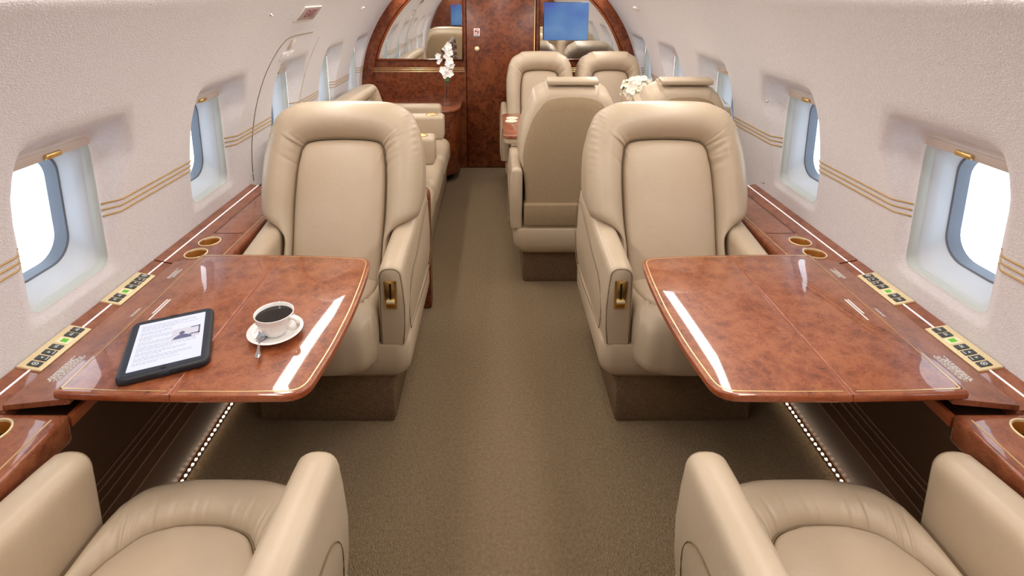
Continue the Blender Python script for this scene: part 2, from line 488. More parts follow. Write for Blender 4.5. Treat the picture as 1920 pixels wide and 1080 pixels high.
bl = plate('wall_front', half_panel(-1.28, -.292), YF, YF+.05, 'burl_dark'); struct(bl)
br = plate('wall_front', half_panel(.312, 1.28), YF, YF+.05, 'burl_dark'); struct(br)
bh = plate('wall_front', half_panel(-.293, .313, 1.3, 1.76), YF, YF+.05, 'burl_dark'); struct(bh)
struct(box('wall_front', -.32, .34, YF+.046, YF+.06, 0, 1.8, 'burl_dark', None, 0))  # unseen backing added to stop sky light leaking round the door
# door
dr = box('door_1', -.286, .306, YF+.004, YF+.04, .006, 1.755, 'burl_dark', None, .004); struct(dr)
kn = lathe('door_knob', [(.0, .028), (.012, .028), (.019, .022), (.022, .014), (.02, .008), (.012, .004), (.010, 0)], 'gold_plate', dr, 24)
for v in kn.data.vertices: v.co = Vector((v.co.x-.196, YF+.004-v.co.z, 1.072+v.co.y))
# arched burl rim standing slightly proud along the wall and mirror frames
def arch_band(name, r0, r1, side, za, zb, y0, y1, mat, parent=None):
    a0 = math.asin((za-ZC)/r1); a1 = math.asin((zb-ZC)/r1)
    out = arc_pts(r1, a0, a1, 30); inn = arc_pts(r0, a0, a1, 30)
    poly = [(side*x, z) for x, z in out]+[(side*x, z) for x, z in reversed(inn)]
    return plate(name, poly, y0, y1, mat, parent, .003)
for side, x0 in ((-1, -.318), (1, .338)):
    rm = 1.095
    zb = .977
    # mirror outline: straight bottom and inner side, outer side follows the arch
    a0 = math.asin((zb-ZC)/rm)
    a1 = math.acos(abs(x0)/rm)
    arc = arc_pts(rm, a0, a1, 30)
    poly = [(side*x, z) for x, z in arc]+[(side*abs(x0), zb)]
    t = empty('mirror', 'arched wall mirror %s of the burl cabin door' % ('to the left' if side < 0 else 'behind the screen, to the right'), 'mirror', (0, 0, 0), 0, 'mirrors on the front bulkhead')
    plate('mirror_glass', poly, YF-.004, YF+.002, 'mirror', t)
    # frame moulding
    fr = []
    inner = poly; cx = sum(p[0] for p in poly)/len(poly); czz = sum(p[1] for p in poly)/len(poly)
    path = [(x, YF-.008, z) for x, z in poly]+[(poly[0][0], YF-.008, poly[0][1])]
    tube('mirror_frame', path, .011, 'wood_edge', t, 8)
    b_ = arch_band('trim_%d' % (1 if side < 0 else 2), 1.105, 1.196, side, .74, 1.72, YF-.035, YF, 'burl_dark'); struct(b_)
    st = [tube_data([(side*(.305 if side < 0 else .325), YF-.003, z), (side*(1.17), YF-.003, z)], .0035, 6) for z in (.904, .889, .873)]
    multi('gold_cord', st, 'inlay', bl if side < 0 else br)
tube('gold_strip', [(.297, YF+.002, .02), (.297, YF+.002, 1.74)], .004, 'inlay', dr, 8)
# no smoking placard on the door
ns = empty('no_smoking_sign', 'small white no smoking placard with red ring on burl door', 'sign', (-.197, YF-.001, 1.213))
box('placard', -.026, .026, -.002, .004, -.034, .032, 'signwhite', ns, .001)
ringpath = [(.019*math.cos(2*PI*i/32), -.003, .004+.019*math.sin(2*PI*i/32)) for i in range(33)]
tube('red_ring', ringpath, .0028, 'red', ns, 6)
multi('cigarette', [rings_mesh([[(-.013, -.0032, .001), (.013, -.0032, .001), (.013, -.0032, .007), (-.013, -.0032, .007)], [(-.013, -.002, .001), (.013, -.002, .001), (.013, -.002, .007), (-.013, -.002, .007)]]),
      tube_data([(-.010, -.0030, .009), (-.004, -.0030, .013), (-.010, -.0030, .017)], .0015, 6)], 'black', ns)
tube('red_slash', [(-.0134, -.0036, .0174), (.0134, -.0036, -.0094)], .0024, 'red', ns, 6)
for r_ in range(2):
    box('text_line', -.022, .022, -.003, -.0015, -.0300+.005*r_, -.0278+.005*r_, 'inkdark', ns, 0)
# rear bulkhead with its doorway (the camera stands in it) and unseen walls added behind to block sky light
for x0, x1 in ((-1.28, -.36), (.36, 1.28)):
    struct(plate('wall_rear', half_panel(x0, x1), YR-.05, YR, 'burl_dark'))
struct(plate('wall_rear', half_panel(-.365, .365, 1.3, 1.7), YR-.05, YR, 'burl_dark'))
struct(box('wall_light_block', -.42, .42, YR-.84, YR-.80, 0, 1.9, 'burl_dark', None, 0))
struct(box('wall_light_block', -.42, -.36, YR-.82, YR-.03, 0, 1.9, 'burl_dark', None, 0))
struct(box('wall_light_block', .36, .42, YR-.82, YR-.03, 0, 1.9, 'burl_dark', None, 0))

# ------------------------------------------------------------------ chairs
def crease_field(seed, centres, spread, count, amp):
    """a handful of irregular leather creases around the given outline positions"""
    rd = random.Random(seed); L = []
    for c in centres:
        for k in range(count):
            L.append((c+rd.gauss(0, spread), rd.uniform(1.0, 2.3), amp*rd.uniform(.35, 1.0), rd.uniform(.12, .40), rd.uniform(-9, 9)))
    def f(i, q):
        v = 0
        for c, w, a, e, sl in L:
            d = (i-c-sl*q)/w
            if abs(d) < 4: v += a*(math.exp(-d*d)*-1+.5*math.exp(-((d-1.6)/1.2)**2))*math.exp(-(q/e)**2)*min(1, q/.03)
        return v
    return f
def sub(nodes_a, nodes_b, n1, n2):
    a = catmull(nodes_a, n1); b = catmull(nodes_b, n2)
    return a+b[1:]
def mirror_outline(half):
    return [(-p[0], p[1]) for p in half]+[(p[0], p[1]) for p in reversed(half[:-1])]
def outline(side_pts, top_pts, n1, n2):
    """open outline from bottom left over the top to bottom right"""
    return mirror_outline(sub(side_pts, top_pts, n1, n2))
ROLL = [(0, -.022), (.025, -.012), (.06, .003), (.12, .019), (.22, .036), (.34, .047), (.48, .052), (.62, .049), (.75, .039), (.86, .024), (.94, .004), (.985, -.02), (1, -.045)]
def backrest(root, hw, hl, L, by, bz, rec, iw, rear='wedge', arm_v=.25, bottom_w=None, wr=1.0, yrear=.27, pad=False, tap=0):
    s, c = math.sin(rec), math.cos(rec)
    k = L/.74
    if arm_v:
        so = [(hl, 0), (hl, .12*k), (hl+.001, .215*k), (hl+(hw-hl)*.32, .252*k), (hw-.018, .283*k), (hw-.002, .335*k), (hw+.003-tap*.25, .43*k), (hw-tap*.6, .53*k), (hw-.018-tap, .632*k)]
    else:
        so = [(hl, 0), (hl+(hw-hl)*.3, .1*k), (hl+(hw-hl)*.7, .22*k), (hw, .35*k), (hw+.002, .46*k), (hw-.002, .53*k), (hw-.018, .632*k)]
    hw0 = hw; hw -= tap
    to = [(hw-.018, .632*k), (hw-.046, .688*k), (hw-.098, .722*k), (hw*.5, .738*k), (0, .743*k)]
    si = [(iw-.008, 0), (iw-.004, .18*k), (iw, .34*k), (iw-.003, .47*k), (iw-.014, .545*k)]
    ti = [(iw-.014, .545*k), (iw-.03, .568*k), (iw-.06, .578*k), (iw*.4, .583*k), (0, .585*k)]
    n1, n2 = 112, 80
    O = outline(so, to, n1, n2); I = outline(si, ti, n1, n2)
    nn = len(O); ic = (n1-1, nn-n1)
    def P(u, v, w): return (u, by+v*s-w*c, bz+v*c+w*s)
    cf = crease_field(int(L*1000+hw*777), ic, 7.5, 9, .0062)
    rings = []
    for q, w in ROLL:
        ring = []
        for i in range(nn):
            a, b = I[i], O[i]
            d = math.hypot(b[0]-a[0], b[1]-a[1])
            sc = min(1, .35+.65*d/.13)
            wv = w*sc+wr*cf(i, q)
            for j, sg in ((ic[0], 1), (ic[1], 1)):
                # gathers along the outer edge
                wv += wr*.0022*math.exp(-((i-j)/26.)**2)*math.sin(i*PI/2.3)*math.exp(-((q-.93)/.1)**2)
            ring.append(P(a[0]+(b[0]-a[0])*q, a[1]+(b[1]-a[1])*q, wv))
        rings.append(ring)
    def yr(z): return yrear+(1.05-z)*.06
    if rear == 'wedge':
        for sc, off, w in ((.997, None, -.07), (.990, .050, 0), (.975, .022, 0), (.95, .005, 0), (.92, 0, 0)):
            ring = []
            for u, v in O:
                p = P(u*sc, v*(1-(1-sc)*1.0), -.07)
                if off is None: ring.append(p)
                else: ring.append((p[0], max(yr(p[2])-off, p[1]), p[2]))
            rings.append(ring)
    else:
        for sc, w in ((.99, -.09), (.97, -.115), (.94, -.125)):
            rings.append([P(u*sc, v*(1-(1-sc)), w) for u, v in O])
    # fan to the bottom centre on the rear
    last = rings[-1]
    for f in (.6, .25, 0):
        rings.append([((p[0])*f, p[1]+(0 if rear != 'wedge' else 0)*(1-f) + (last[0][1]-p[1])*(1-f), last[0][2]+(p[2]-last[0][2])*f) for p in last])
    V, Fs = rings_mesh(rings, False)
    bk = mesh_obj('backrest', V, Fs, 'leather', root, True)
    # inset panel
    pr = []
    for f, w in ((1.0, -.03), (.992, -.012), (.975, .0), (.94, .009), (.86, .016), (.7, .02), (.45, .023), (.2, .024), (0, .024)):
        pr.append([P(u*f, v*f, w) for u, v in I])
    V, Fs = rings_mesh(pr, False)
    mesh_obj('backrest_panel', V, Fs, 'leather_panel', bk, True)
    seam = [P(u*1.004, v*1.002, -.010) for u, v in I]
    tube('piping', seam, .0016, 'piping', bk, 6)
    if rear == 'wedge':
        pr = []
        rs = [(hl-.012, 0), (hl-.004, .16*k), (hw0-.024, .29*k), (hw0-.024, .38*k), (hw0-.034-tap*.3, .48*k), (hw0-.048-tap*.7, .565*k), (hw0-.068-tap, .615*k)]
        rt = [(hw0-.068-tap, .615*k), (hw0-.092-tap, .648*k), (hw0-.128-tap, .668*k), (hw*.25, .679*k), (0, .681*k)]
        Q = [P(u, v, -.07) for u, v in outline(rs, rt, 60, 50)]
        z0 = Q[0][2]
        for f, d in ((1.0, -.004), (.985, .003), (.9, .005), (.5, .005), (0, .005)):
            pr.append([(x*f, yr(z0+(z-z0)*f)+d, z0+(z-z0)*f) for x, y, z in Q])
        V, Fs = rings_mesh(pr, False)
        mesh_obj('rear_panel', V, Fs, 'shell', bk, True)
        if pad:
            # flat headrest pad let into the crown of the backrest
            zt = bz+L*c
            b = box_bm(-.132, .132, -.075, .004, -.014, .014, .009, 3)
            o = from_bm('headrest_pad', b, 'leather', bk)
            o.rotation_euler = (-.12, 0, 0); o.location = (0, yr(zt)-.006, zt-.010)
    return bk
def cushion(root, hw, front, z):
    k = hw/.212
    so = [(hw, -.03), (hw, -.20), (hw, -.30), (hw-.006, front+.055)]
    to = [(hw-.006, front+.055), (hw-.035, front+.018), (hw-.085, front+.004), (hw*.4, front-.002), (0, front-.003)]
    si = [(.172*k, -.03), (.172*k, -.10), (.168*k, -.16), (.152*k, front+.20)]
    ti = [(.152*k, front+.20), (.112*k, front+.148), (.06*k, front+.128), (.03*k, front+.124), (0, front+.123)]
    O = outline(so, to, 60, 68); I = outline(si, ti, 60, 68)
    nn = len(O); rings = []
    c1 = crease_field(5, (72, nn-73), 9, 9, .0050); c2 = crease_field(9, (nn/2.,), 26, 7, .0020)
    cf = lambda i, q: c1(i, q)+c2(i, q)
    prof_ = [(0, -.034), (.02, -.026), (.06, -.014), (.15, -.003), (.3, .003), (.5, .004), (.68, -.003), (.83, -.018), (.93, -.042), (.985, -.075), (1, -.11), (.985, -.15), (.95, -.175), (.86, -.192)]
    for q, w in prof_:
        ring = []
        for i in range(nn):
            a, b = I[i], O[i]
            ww = w+cf(i, q)
            ring.append((a[0]+(b[0]-a[0])*q, a[1]+(b[1]-a[1])*q, z+ww))
        rings.append(ring)
    V, Fs = rings_mesh(rings, False)
    cu = mesh_obj('seat_cushion', V, Fs, 'leather', root, True)
    pr = []
    for f, w in ((1, -.038), (.99, -.026), (.97, -.017), (.93, -.010), (.8, -.002), (.55, .004), (.25, .006), (0, .006)):
        pr.append([(x*f, -.03+(y+.03)*f, z+w) for x, y in I])
    V, Fs = rings_mesh(pr, False)
    mesh_obj('seat_panel', V, Fs, 'leather_panel', cu, True)
    tube('piping', [(x*1.004, y*1.002, z-.026) for x, y in I], .0024, 'piping', cu, 6)
    return cu
def arm(root, sg, ai_f, ao_f, ai_r, ao_r, yf, yr_, zf, zr, zb, control):
    """one armrest; sg is the side (-1/+1)"""
    def sect(t, inset, y):
        ai = ai_f+(ai_r-ai_f)*t+inset; ao = ao_f+(ao_r-ao_f)*t-inset; zt = zf+(zr-zf)*t-inset
        r = (ao-ai)/2; r2 = min(r, .042); cx = (ai+ao)/2
        pts = [(ai, zb), (ai, zb+.1), (ai, zt-r2-.02)]
        for k in range(0, 13):
            a = PI-PI*k/12
            pts.append((cx+math.copysign(abs(math.cos(a))**.75, math.cos(a))*r, zt-r2+r2*math.sin(a)**.85 if math.sin(a) > 0 else zt-r2))
        pts += [(ao+.004, zt-r2-.03), (ao+.010, zb+.14), (ao+.008, zb+.06), (ao+.002, zb)]
        return [(sg*x, y, z) for x, z in pts]
    rings = [sect(0, .012, yf), sect(0, .0045, yf+.003), sect(0, 0, yf+.011)]
    for i in range(1, 13): rings.append(sect(i/13., 0, yf+(yr_-yf)*i/13.))
    rings += [sect(1, 0, yr_-.014), sect(1, .005, yr_-.004), sect(1, .016, yr_)]
    a = loft('armrest', rings, 'leather', root, True, True, True, True, 60)
    tube('piping', sect(0, .0075, yf+.0012), .0018, 'piping', a, 6)
    # sewn side panel
    y0, y1 = yf+.055, yr_-.03
    ao = lambda y: ao_f+(ao_r-ao_f)*(y-yf)/(yr_-yf)+.0085
    zt = lambda y: zf+(zr-zf)*(y-yf)/(yr_-yf)
    poly = [(y0+.02, zb+.012), (y1, zb+.012), (y1, zt(y1)-.06), (y0+.20, zt(y0)-.078), (y0+.09, zt(y0)-.098), (y0+.04, zt(y0)-.125), (y0+.012, zt(y0)-.165), (y0+.002, zb+.10), (y0+.005, zb+.05)]
    poly = [tuple(q) for q in catmull(poly+[poly[0]], 60)]
    path = [(sg*(ao(y)+.001), y, z) for y, z in poly]
    tube('seam', path, .0014, 'piping', a, 6)
    if control:
        cx = sg*(ai_f+ao_f)/2
        p = box('recline_control', cx-.0215, cx+.0215, yf-.004, yf+.004, zf-.155, zf-.050, 'gold', a, .0015)
        box('slot', cx-.0035, cx+.0035, yf-.0052, yf-.003, zf-.118, zf-.060, 'black', p, 0)
        box('lever', cx-.0145, cx+.0145, yf-.012, yf-.003, zf-.131, zf-.121, 'gold_plate', p, .002)
        box('label_plate', cx-.016, cx+.016, yf-.0052, yf-.003, zf-.150, zf-.138, 'gold_inner', p, .001)
    return a
def rrect_xy(x, y0, y1, r, n=6):
    pts = []
    for cx, cy, a0 in ((x-r, y1-r, 0), (-x+r, y1-r, PI/2), (-x+r, y0+r, PI), (x-r, y0+r, 3*PI/2)):
        for k in range(n+1): pts.append((cx+r*math.cos(a0+PI/2*k/n), cy+r*math.sin(a0+PI/2*k/n)))
    return pts
def chair(name, label, cat, loc, rz, group, hw=.316, hl=.206, ai=.209, ao_f=.297, ao_r=.306, skw=None, rec=22, arms=(-1, 1), control=None, rear='wedge', iw=.178, front=-.405, wr=1.0, L=.755, pad=False, az=(.628, .70), tap=0):
    t = empty(name, label, cat, loc, rz, group)
    # carpeted pedestal
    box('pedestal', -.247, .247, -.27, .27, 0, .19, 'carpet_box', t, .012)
    # skirt
    rings = []
    for z, ins, r in ((.172, .075, .05), (.176, .055, .05), (.19, .028, .05), (.215, .008, .05), (.245, 0, .05), (.325, 0, .05), (.334, .004, .05)):
        rings.append([(x, y, z) for x, y in rrect_xy((skw or ao_f+.014)-ins, -.297+ins, .335-ins, r)])
    sk = loft('skirt', rings, 'leather', t)
    box('front_flap', -hl+.02, hl-.02, -.303, -.29, .255, .296, 'leather', sk, .004)
    # frame under the cushion and lower back
    box('seat_base', -ai+.002, ai-.002, -.26, .31, .325, .40, 'leather', t, .006)
    if rear == 'wedge':
        box('lower_back_panel', -ai+.002, ai-.002, .25, .328, .345, .47, 'shell', t, .012, 3)
    cushion(t, hl, front, .475)
    for sg in arms:
        arm(t, sg, ai, ao_f, ai+.006, ao_r, -.293, .325, az[0], az[1], .336, control == sg)
    backrest(t, hw, hl, L, -.10, .415, math.radians(rec), iw, rear, .25 if hw > hl+.03 else None, None, wr, .27, pad, tap)
    return t
CX = .648
chair('club_chair', 'cream leather club chair behind the table that holds the tablet and coffee', 'chair', (-CX, 2.01, 0), 0, 'club chairs at the side tables', control=1)
chair('club_chair', 'cream leather club chair behind the bare folding table', 'chair', (CX, 2.01, 0), 0, 'club chairs at the side tables', control=-1)
chair('club_chair', 'cream leather club chair in the near left corner, seen from above', 'chair', (-CX, .665, 0), PI, 'club chairs at the side tables', rec=45, rear='thin')
chair('club_chair', 'cream leather club chair in the near right corner, seen from above', 'chair', (CX, .665, 0), PI, 'club chairs at the side tables', rec=45, rear='thin')
DK = dict(hw=.276, hl=.243, ai=.248, ao_f=.310, ao_r=.312, skw=.298, iw=.15, az=(.612, .66))
chair('dining_chair', 'cream seat turned away beside the aisle, its plain back towards the viewer', 'chair', (.358, 3.01, 0), PI, 'paired dining seats', arms=(1,), L=.725, rec=18, pad=True, tap=.038, **DK)
chair('dining_chair', 'cream seat turned away by the window, half hidden behind the right club chair', 'chair', (.940, 3.01, 0), PI, 'paired dining seats', arms=(1,), L=.725, rec=18, pad=True, tap=.03, **dict(DK, hw=.255, hl=.228, ai=.238, ao_f=.262, ao_r=.264, skw=.262))
chair('dining_chair', 'cream seat facing the viewer against the bulkhead, next to the door', 'chair', (.307, 4.15, 0), 0, 'paired dining seats', arms=(-1,), rec=15, L=.715, **dict(DK, hw=.258, ao_f=.30, ao_r=.30, hl=.240, ai=.243, skw=.268))
chair('dining_chair', 'cream seat facing the viewer against the bulkhead, by the right wall', 'chair', (.846, 4.15, 0), 0, 'paired dining seats', arms=(-1,), rec=15, L=.715, **dict(DK, hw=.252, hl=.226, ai=.230, ao_f=.256, ao_r=.256, iw=.148, skw=.255))

# ------------------------------------------------------------------ folding tables
def round_poly(pts, rad):
    """round the corners of a closed polygon; rad per corner"""
    n = len(pts); out = []
    for i in range(n):
        p = Vector(pts[i]); a = Vector(pts[i-1]); b = Vector(pts[(i+1) % n]); r = rad[i]
        if r <= 0: out.append((p.x, p.y)); continue
        da = (a-p).normalized(); db = (b-p).normalized()
        p0 = p+da*r; p1 = p+db*r
        for k in range(9):
            t = k/8.; q = (1-t)**2*p0+2*t*(1-t)*p+t*t*p1; out.append((q.x, q.y))
    return out
SEAM = .738
inner_leaf = [(SEAM, 1.034), (.60, 1.033), (.445, 1.036), (.426, 1.20), (.421, 1.364), (.427, 1.52), (.440, 1.665), (.60, 1.680), (SEAM, 1.686)]
irad = [0, 0, .05, .05, .05, .05, .05, .02, 0]
outer_leaf = [(SEAM+.0015, 1.034), (SEAM+.0015, 1.686), (.88, 1.690), (1.013, 1.692), (1.000, 1.044), (.87, 1.037)]
orad = [0, 0, .02, .008, .008, .02]
def inset(poly, d):
    n = len(poly); out = []
    A = sum(poly[i-1][0]*poly[i][1]-poly[i][0]*poly[i-1][1] for i in range(n))
    sg = 1 if A > 0 else -1
    for i in range(n):
        p = Vector(poly[i]); a = (p-Vector(poly[i-1])); b = (Vector(poly[(i+1) % n])-p)
        if a.length < 1e-7: a = b
        if b.length < 1e-7: b = a
        a.normalize(); b.normalize()
        na = Vector((-a.y, a.x))*sg; nb = Vector((-b.y, b.x))*sg
        m = (na+nb)
        if m.length < 1e-6: m = na
        m.normalize(); k = d/max(.3, m.dot(na)); q = p+m*k; out.append((q.x, q.y))
    return out
TZ = .69
for side, lab in ((-1, 'glossy burl folding table carrying the tablet and the coffee'), (1, 'glossy burl folding table with nothing on it')):
    t = empty('folding_table', lab, 'table', (side*.72, 1.363, TZ), 0, 'folding tables between the club chairs')
    for nm, poly, rd in (('inner_leaf', inner_leaf, irad), ('outer_leaf', outer_leaf, orad)):
        pl = round_poly(poly, rd)
        pl = [(side*(x-.72), y-1.363) for x, y in pl]
        lf = prism(nm, pl, -.020, 0, 'burl', t, .006, 4)
        # bullnose edge: assign the edge wood to side faces
        lf.data.materials.append(M['wood_edge'])
        for f in lf.data.polygons:
            if abs(f.normal.z) < .6: f.material_index = 1
        # gold inlay along the free edges
        src = [(side*(x-.72), y-1.363) for x, y in round_poly(poly, rd)]
        a = inset(src, .0115); b = inset(src, .0142)
        V = []; Fs = []
        for i in range(len(a)):
            V += [(a[i][0], a[i][1], .0005), (b[i][0], b[i][1], .0005)]
        n = len(a)
        for i in range(n):
            j = (i+1) % n
            x0 = abs(src[i][0]+side*.72); x1 = abs(src[j][0]+side*.72)
            if abs(x0-SEAM) < .004 and abs(x1-SEAM) < .004: continue
            Fs.append((2*i, 2*j, 2*j+1, 2*i+1))
        mesh_obj('gold_inlay', V, Fs, 'inlay', lf, False)
    box('hinge_strip', side*(SEAM-.72)-.0035, side*(SEAM-.72)+.0035, -.326, .320, -.018, -.0012, 'wood_edge', t, 0)
    # sliding support under the outer leaf
    xs = sorted((side*(.78-.72), side*(.955-.72)))
    box('slide_rail', xs[0], xs[1], -.04, .04, -.034, -.019, 'wood_edge', t, .003)
    # printed notice on the outer leaf
    parts = []
    for r_ in range(2):
        x = side*(.955+.008*r_-.72)
        parts.append(rings_mesh([[(x-.0022, -.05+.03*r_, .0006), (x+.0022, -.05+.03*r_, .0006), (x+.0022, .05, .0006), (x-.0022, .05, .0006)],
                                 [(x-.0022, -.05+.03*r_, .0001), (x+.0022, -.05+.03*r_, .0001), (x+.0022, .05, .0001), (x-.0022, .05, .0001)]]))
    multi('notice', parts, 'glyph', t, False)

# ------------------------------------------------------------------ side ledges
LZ = .64
def cup_hole(o_parent, x, y):
    r = .0345
    lathe('cup_holder', [(.0385, LZ+.0005), (.0385, LZ+.0035), (.0365, LZ+.0045), (.0345, LZ+.0035), (.0340, LZ-.002)], 'gold_plate', o_parent, 40, (x, y, 0))
    c = lathe('cup_well', [(.0341, LZ-.001), (.0335, LZ-.010), (.0325, LZ-.062), (.0, LZ-.062)], 'gold_deep', o_parent, 40, (x, y, 0))
def cutter(x, y, r=.036, d=.066):
    V = []; n = 40
    for z in (LZ-d, LZ+.02): V += [(x+r*math.cos(2*PI*i/n), y+r*math.sin(2*PI*i/n), z) for i in range(n)]
    Fs = [tuple(range(n))[::-1], tuple(range(n, 2*n))]+[(i, (i+1) % n, n+(i+1) % n, n+i) for i in range(n)]
    return mesh_obj('cutter', V, Fs, 'gold', None, False)
def ledge_piece(name, label, side, y0, y1, cups, xi=.966, inlay=True):
    t = empty(name, label, 'ledge', (0, 0, 0), 0, 'burl side ledges')
    xs = sorted((side*xi, side*1.189))
    body = box('ledge_top', xs[0], xs[1], y0, y1, .572, LZ, 'burl_ledge', t, .008, 3)
    if cups:
        bool_cut(body, [cutter(side*1.090, y) for y in cups])
        for y in cups: cup_hole(t, side*1.090, y)
    V = []
    for y in (y0+.002, y1-.002):
        V += [(side*1.118, y, LZ-.002), (side*1.120, y, LZ+.001), (side*1.190, y, LZ+.0155), (side*1.1925, y, LZ+.0157), (side*1.1885, y, LZ-.002)]
    mesh_obj('backsplash', V, [(0, 1, 2, 3, 4), (5, 6, 7, 8, 9)]+[(i, (i+1) % 5, 5+(i+1) % 5, 5+i) for i in range(5)], 'burl_ledge', t, False)
    V = []
    for y in (y0+.002, y1-.002):
        V += [(side*1.1560, y, LZ+.0082), (side*1.1560, y, LZ+.0103), (side*1.1592, y, LZ+.0110), (side*1.1592, y, LZ+.0088)]
    mesh_obj('light_line', V, [(0, 1, 2, 3), (4, 5, 6, 7)]+[(i, (i+1) % 4, 4+(i+1) % 4, 4+i) for i in range(4)], 'ledline', t, False)
    if inlay:
        parts = []
        xa = sorted((side*(xi+.0225), side*(xi+.0262)))
        parts.append(rings_mesh([[(xa[0], y0+.02, LZ+.0006), (xa[1], y0+.02, LZ+.0006), (xa[1], y1-.02, LZ+.0006), (xa[0], y1-.02, LZ+.0006)],
                                 [(xa[0], y0+.02, LZ-.001), (xa[1], y0+.02, LZ-.001), (xa[1], y1-.02, LZ-.001), (xa[0], y1-.02, LZ-.001)]]))
        multi('inlay_line', parts, 'inlay', t, False)
    return t
def text_block(parent, name, cx, cy, w, rows, pitch, z, side, length, seed):
    """lines of tiny print running along Y"""
    rd = random.Random(seed); parts = []
    for r_ in range(rows):
        x = cx+side*(r_-(rows-1)/2.)*pitch
        y = cy-length/2.+rd.uniform(0, .012); end = cy+length/2.-rd.uniform(0, .02)
        zz = z(x) if callable(z) else z
        while y < end:
            l = rd.uniform(.004, .012); l = min(l, end-y)
            if l < .002: break
            parts.append(rings_mesh([[(x-w/2, y, zz+.0009), (x+w/2, y, zz+.0009), (x+w/2, y+l, zz+.0009), (x-w/2, y+l, zz+.0009)],
                                     [(x-w/2, y, zz), (x+w/2, y, zz), (x+w/2, y+l, zz), (x-w/2, y+l, zz)]]))
            y += l+.002
    return multi(name, parts, 'glyph', parent, False)
BAY0, BAY1 = 1.045, 1.712
def control_panel(parent, side, y0, y1, flip):
    """gold keypad lying on the sloping back of the ledge"""
    L = y1-y0; W = .060
    e = empty('tmp', 'x', 'y')
    sl = math.atan2(.016, .076)
    # local frame: u along Y (0..L), v across from inner to wall
    bx, bz_ = 1.131, LZ+.0032
    def place(o):
        for v in o.data.vertices:
            u, vv, w = v.co.x, v.co.y, v.co.z
            x = bx+vv*math.cos(sl)-w*math.sin(sl); z = bz_+vv*math.sin(sl)+w*math.cos(sl)
            y = (y1-u) if flip else (y0+u)
            v.co = Vector((side*x, y, z))
        bm = bmesh.new(); bm.from_mesh(o.data); bmesh.ops.recalc_face_normals(bm, faces=bm.faces); bm.to_mesh(o.data); bm.free()
        return o
    p = box('control_panel', 0, L, 0, W, -.002, .0055, 'gold_plate', parent, .002)
    place(p)
    bpy.data.objects.remove(e)
    us = [.016, .038, .060, .082, None, .133, .154]
    for i, u in enumerate(us):
        if u is None:
            place(box('display_window', .096, .120, .010, .044, .0052, .0068, 'displaycase', p, .001))
            place(box('display', .102, .115, .018, .034, .0068, .0074, 'display', p, 0))
            continue
        b = place(box('button', u-.0085, u+.0085, .012, .042, .0052, .0078, 'button', p, .0012))
        gp = []
        z0 = .0079
        def quad(a, b_, c, d): gp.append(([(a, c, z0), (b_, c, z0), (b_, d, z0), (a, d, z0)], [(0, 1, 2, 3)]))
        if i == 0:
            rr = [(u+.0055*math.cos(2*PI*k/20), .027+.0055*math.sin(2*PI*k/20)*1.4, z0) for k in range(20)]
            ri = [(u+.0038*math.cos(2*PI*k/20), .027+.0038*math.sin(2*PI*k/20)*1.4, z0) for k in range(20)]
            gp.append((rr+ri, [(k, (k+1) % 20, 20+(k+1) % 20, 20+k) for k in range(20)]))
            quad(u-.0015, u+.0015, .0245, .0295)
        elif i in (1, 2):
            s_ = 1 if i == 1 else -1
            gp.append(([(u-.0028*s_, .028, z0), (u+.0028*s_, .032, z0), (u+.0028*s_, .024, z0)], [(0, 1, 2)]))
            quad(u-.006, u+.006, .0150, .0172)
        else:
            quad(u-.0055, u+.0055, .0240, .0262); quad(u-.0045, u+.0045, .0285, .0305)
        me_o = multi('button_mark', gp, 'glyph', b, False)
        place(me_o)
    return p
for side, sn in ((-1, 'left'), (1, 'right')):
    near = ledge_piece('side_ledge', 'burl ledge with cup holder beside the near %s club chair' % sn, side, YR+.01, BAY0-.004, (.89, .985))
    far_end = 2.47
    far = ledge_piece('side_ledge', 'burl ledge with two gold cup holders behind the %s folding table' % sn, side, BAY1+.004, far_end, (1.79, 1.885))
    # table bay: narrow fixed strip with a lid that lifts at its inner edge
    bay = ledge_piece('side_ledge', 'burl ledge strip with two gold keypads and lifted lid along the %s wall' % sn, side, BAY0, BAY1, (), 1.116, False)
    xs = sorted((side*1.02, side*1.118))
    box('bay_liner', xs[0], xs[1], BAY0, BAY1, .45, .600, 'black', bay, 0)
    a = .150
    poly = [(1.118, LZ), (1.118, LZ+.0125), (.974, LZ+.029), (.968, LZ+.027), (.968, LZ+.017), (.974, LZ+.015)]
    V = []
    for y in (BAY0+.004, BAY1-.004): V += [(side*x, y, z) for x, z in poly]
    n = len(poly)
    lid = mesh_obj('lid', V, [tuple(range(n))[::-1], tuple(range(n, 2*n))]+[(i, (i+1) % n, n+(i+1) % n, n+i) for i in range(n)], 'burl_ledge', bay, False)
    lz = lambda x: LZ+.0125+(1.118-abs(x))/.144*.0165+.0002
    text_block(lid, 'notice', side*1.062, 1.165, .0022, 7, .0052, lz, side, .10, 11)
    text_block(lid, 'notice', side*1.062, 1.62, .0022, 5, .0050, lz, side, .07, 12)
    text_block(lid, 'notice', side*1.045, 1.40, .0020, 2, .0045, lz, side, .06, 13)
    box('lip', *sorted((side*.968, side*.982)), BAY0, BAY1, .60, .628, 'wood_edge', bay, .003)
    control_panel(bay, side, 1.168, 1.338, False)
    control_panel(bay, side, 1.455, 1.625, True)
    # outline of the stowage lid let into the ledge behind the table
    parts = []
    x0, x1, y0, y1 = 1.0, 1.112, 1.96, 2.42
    for (ax, ay), (bx_, by_) in (((x0, y0), (x1, y0)), ((x1, y0), (x1, y1)), ((x1, y1), (x0, y1))):
        parts.append(tube_data([(side*ax, ay, LZ), (side*bx_, by_, LZ)], .0013, 6))
    multi('lid_seam', parts, 'black', far)

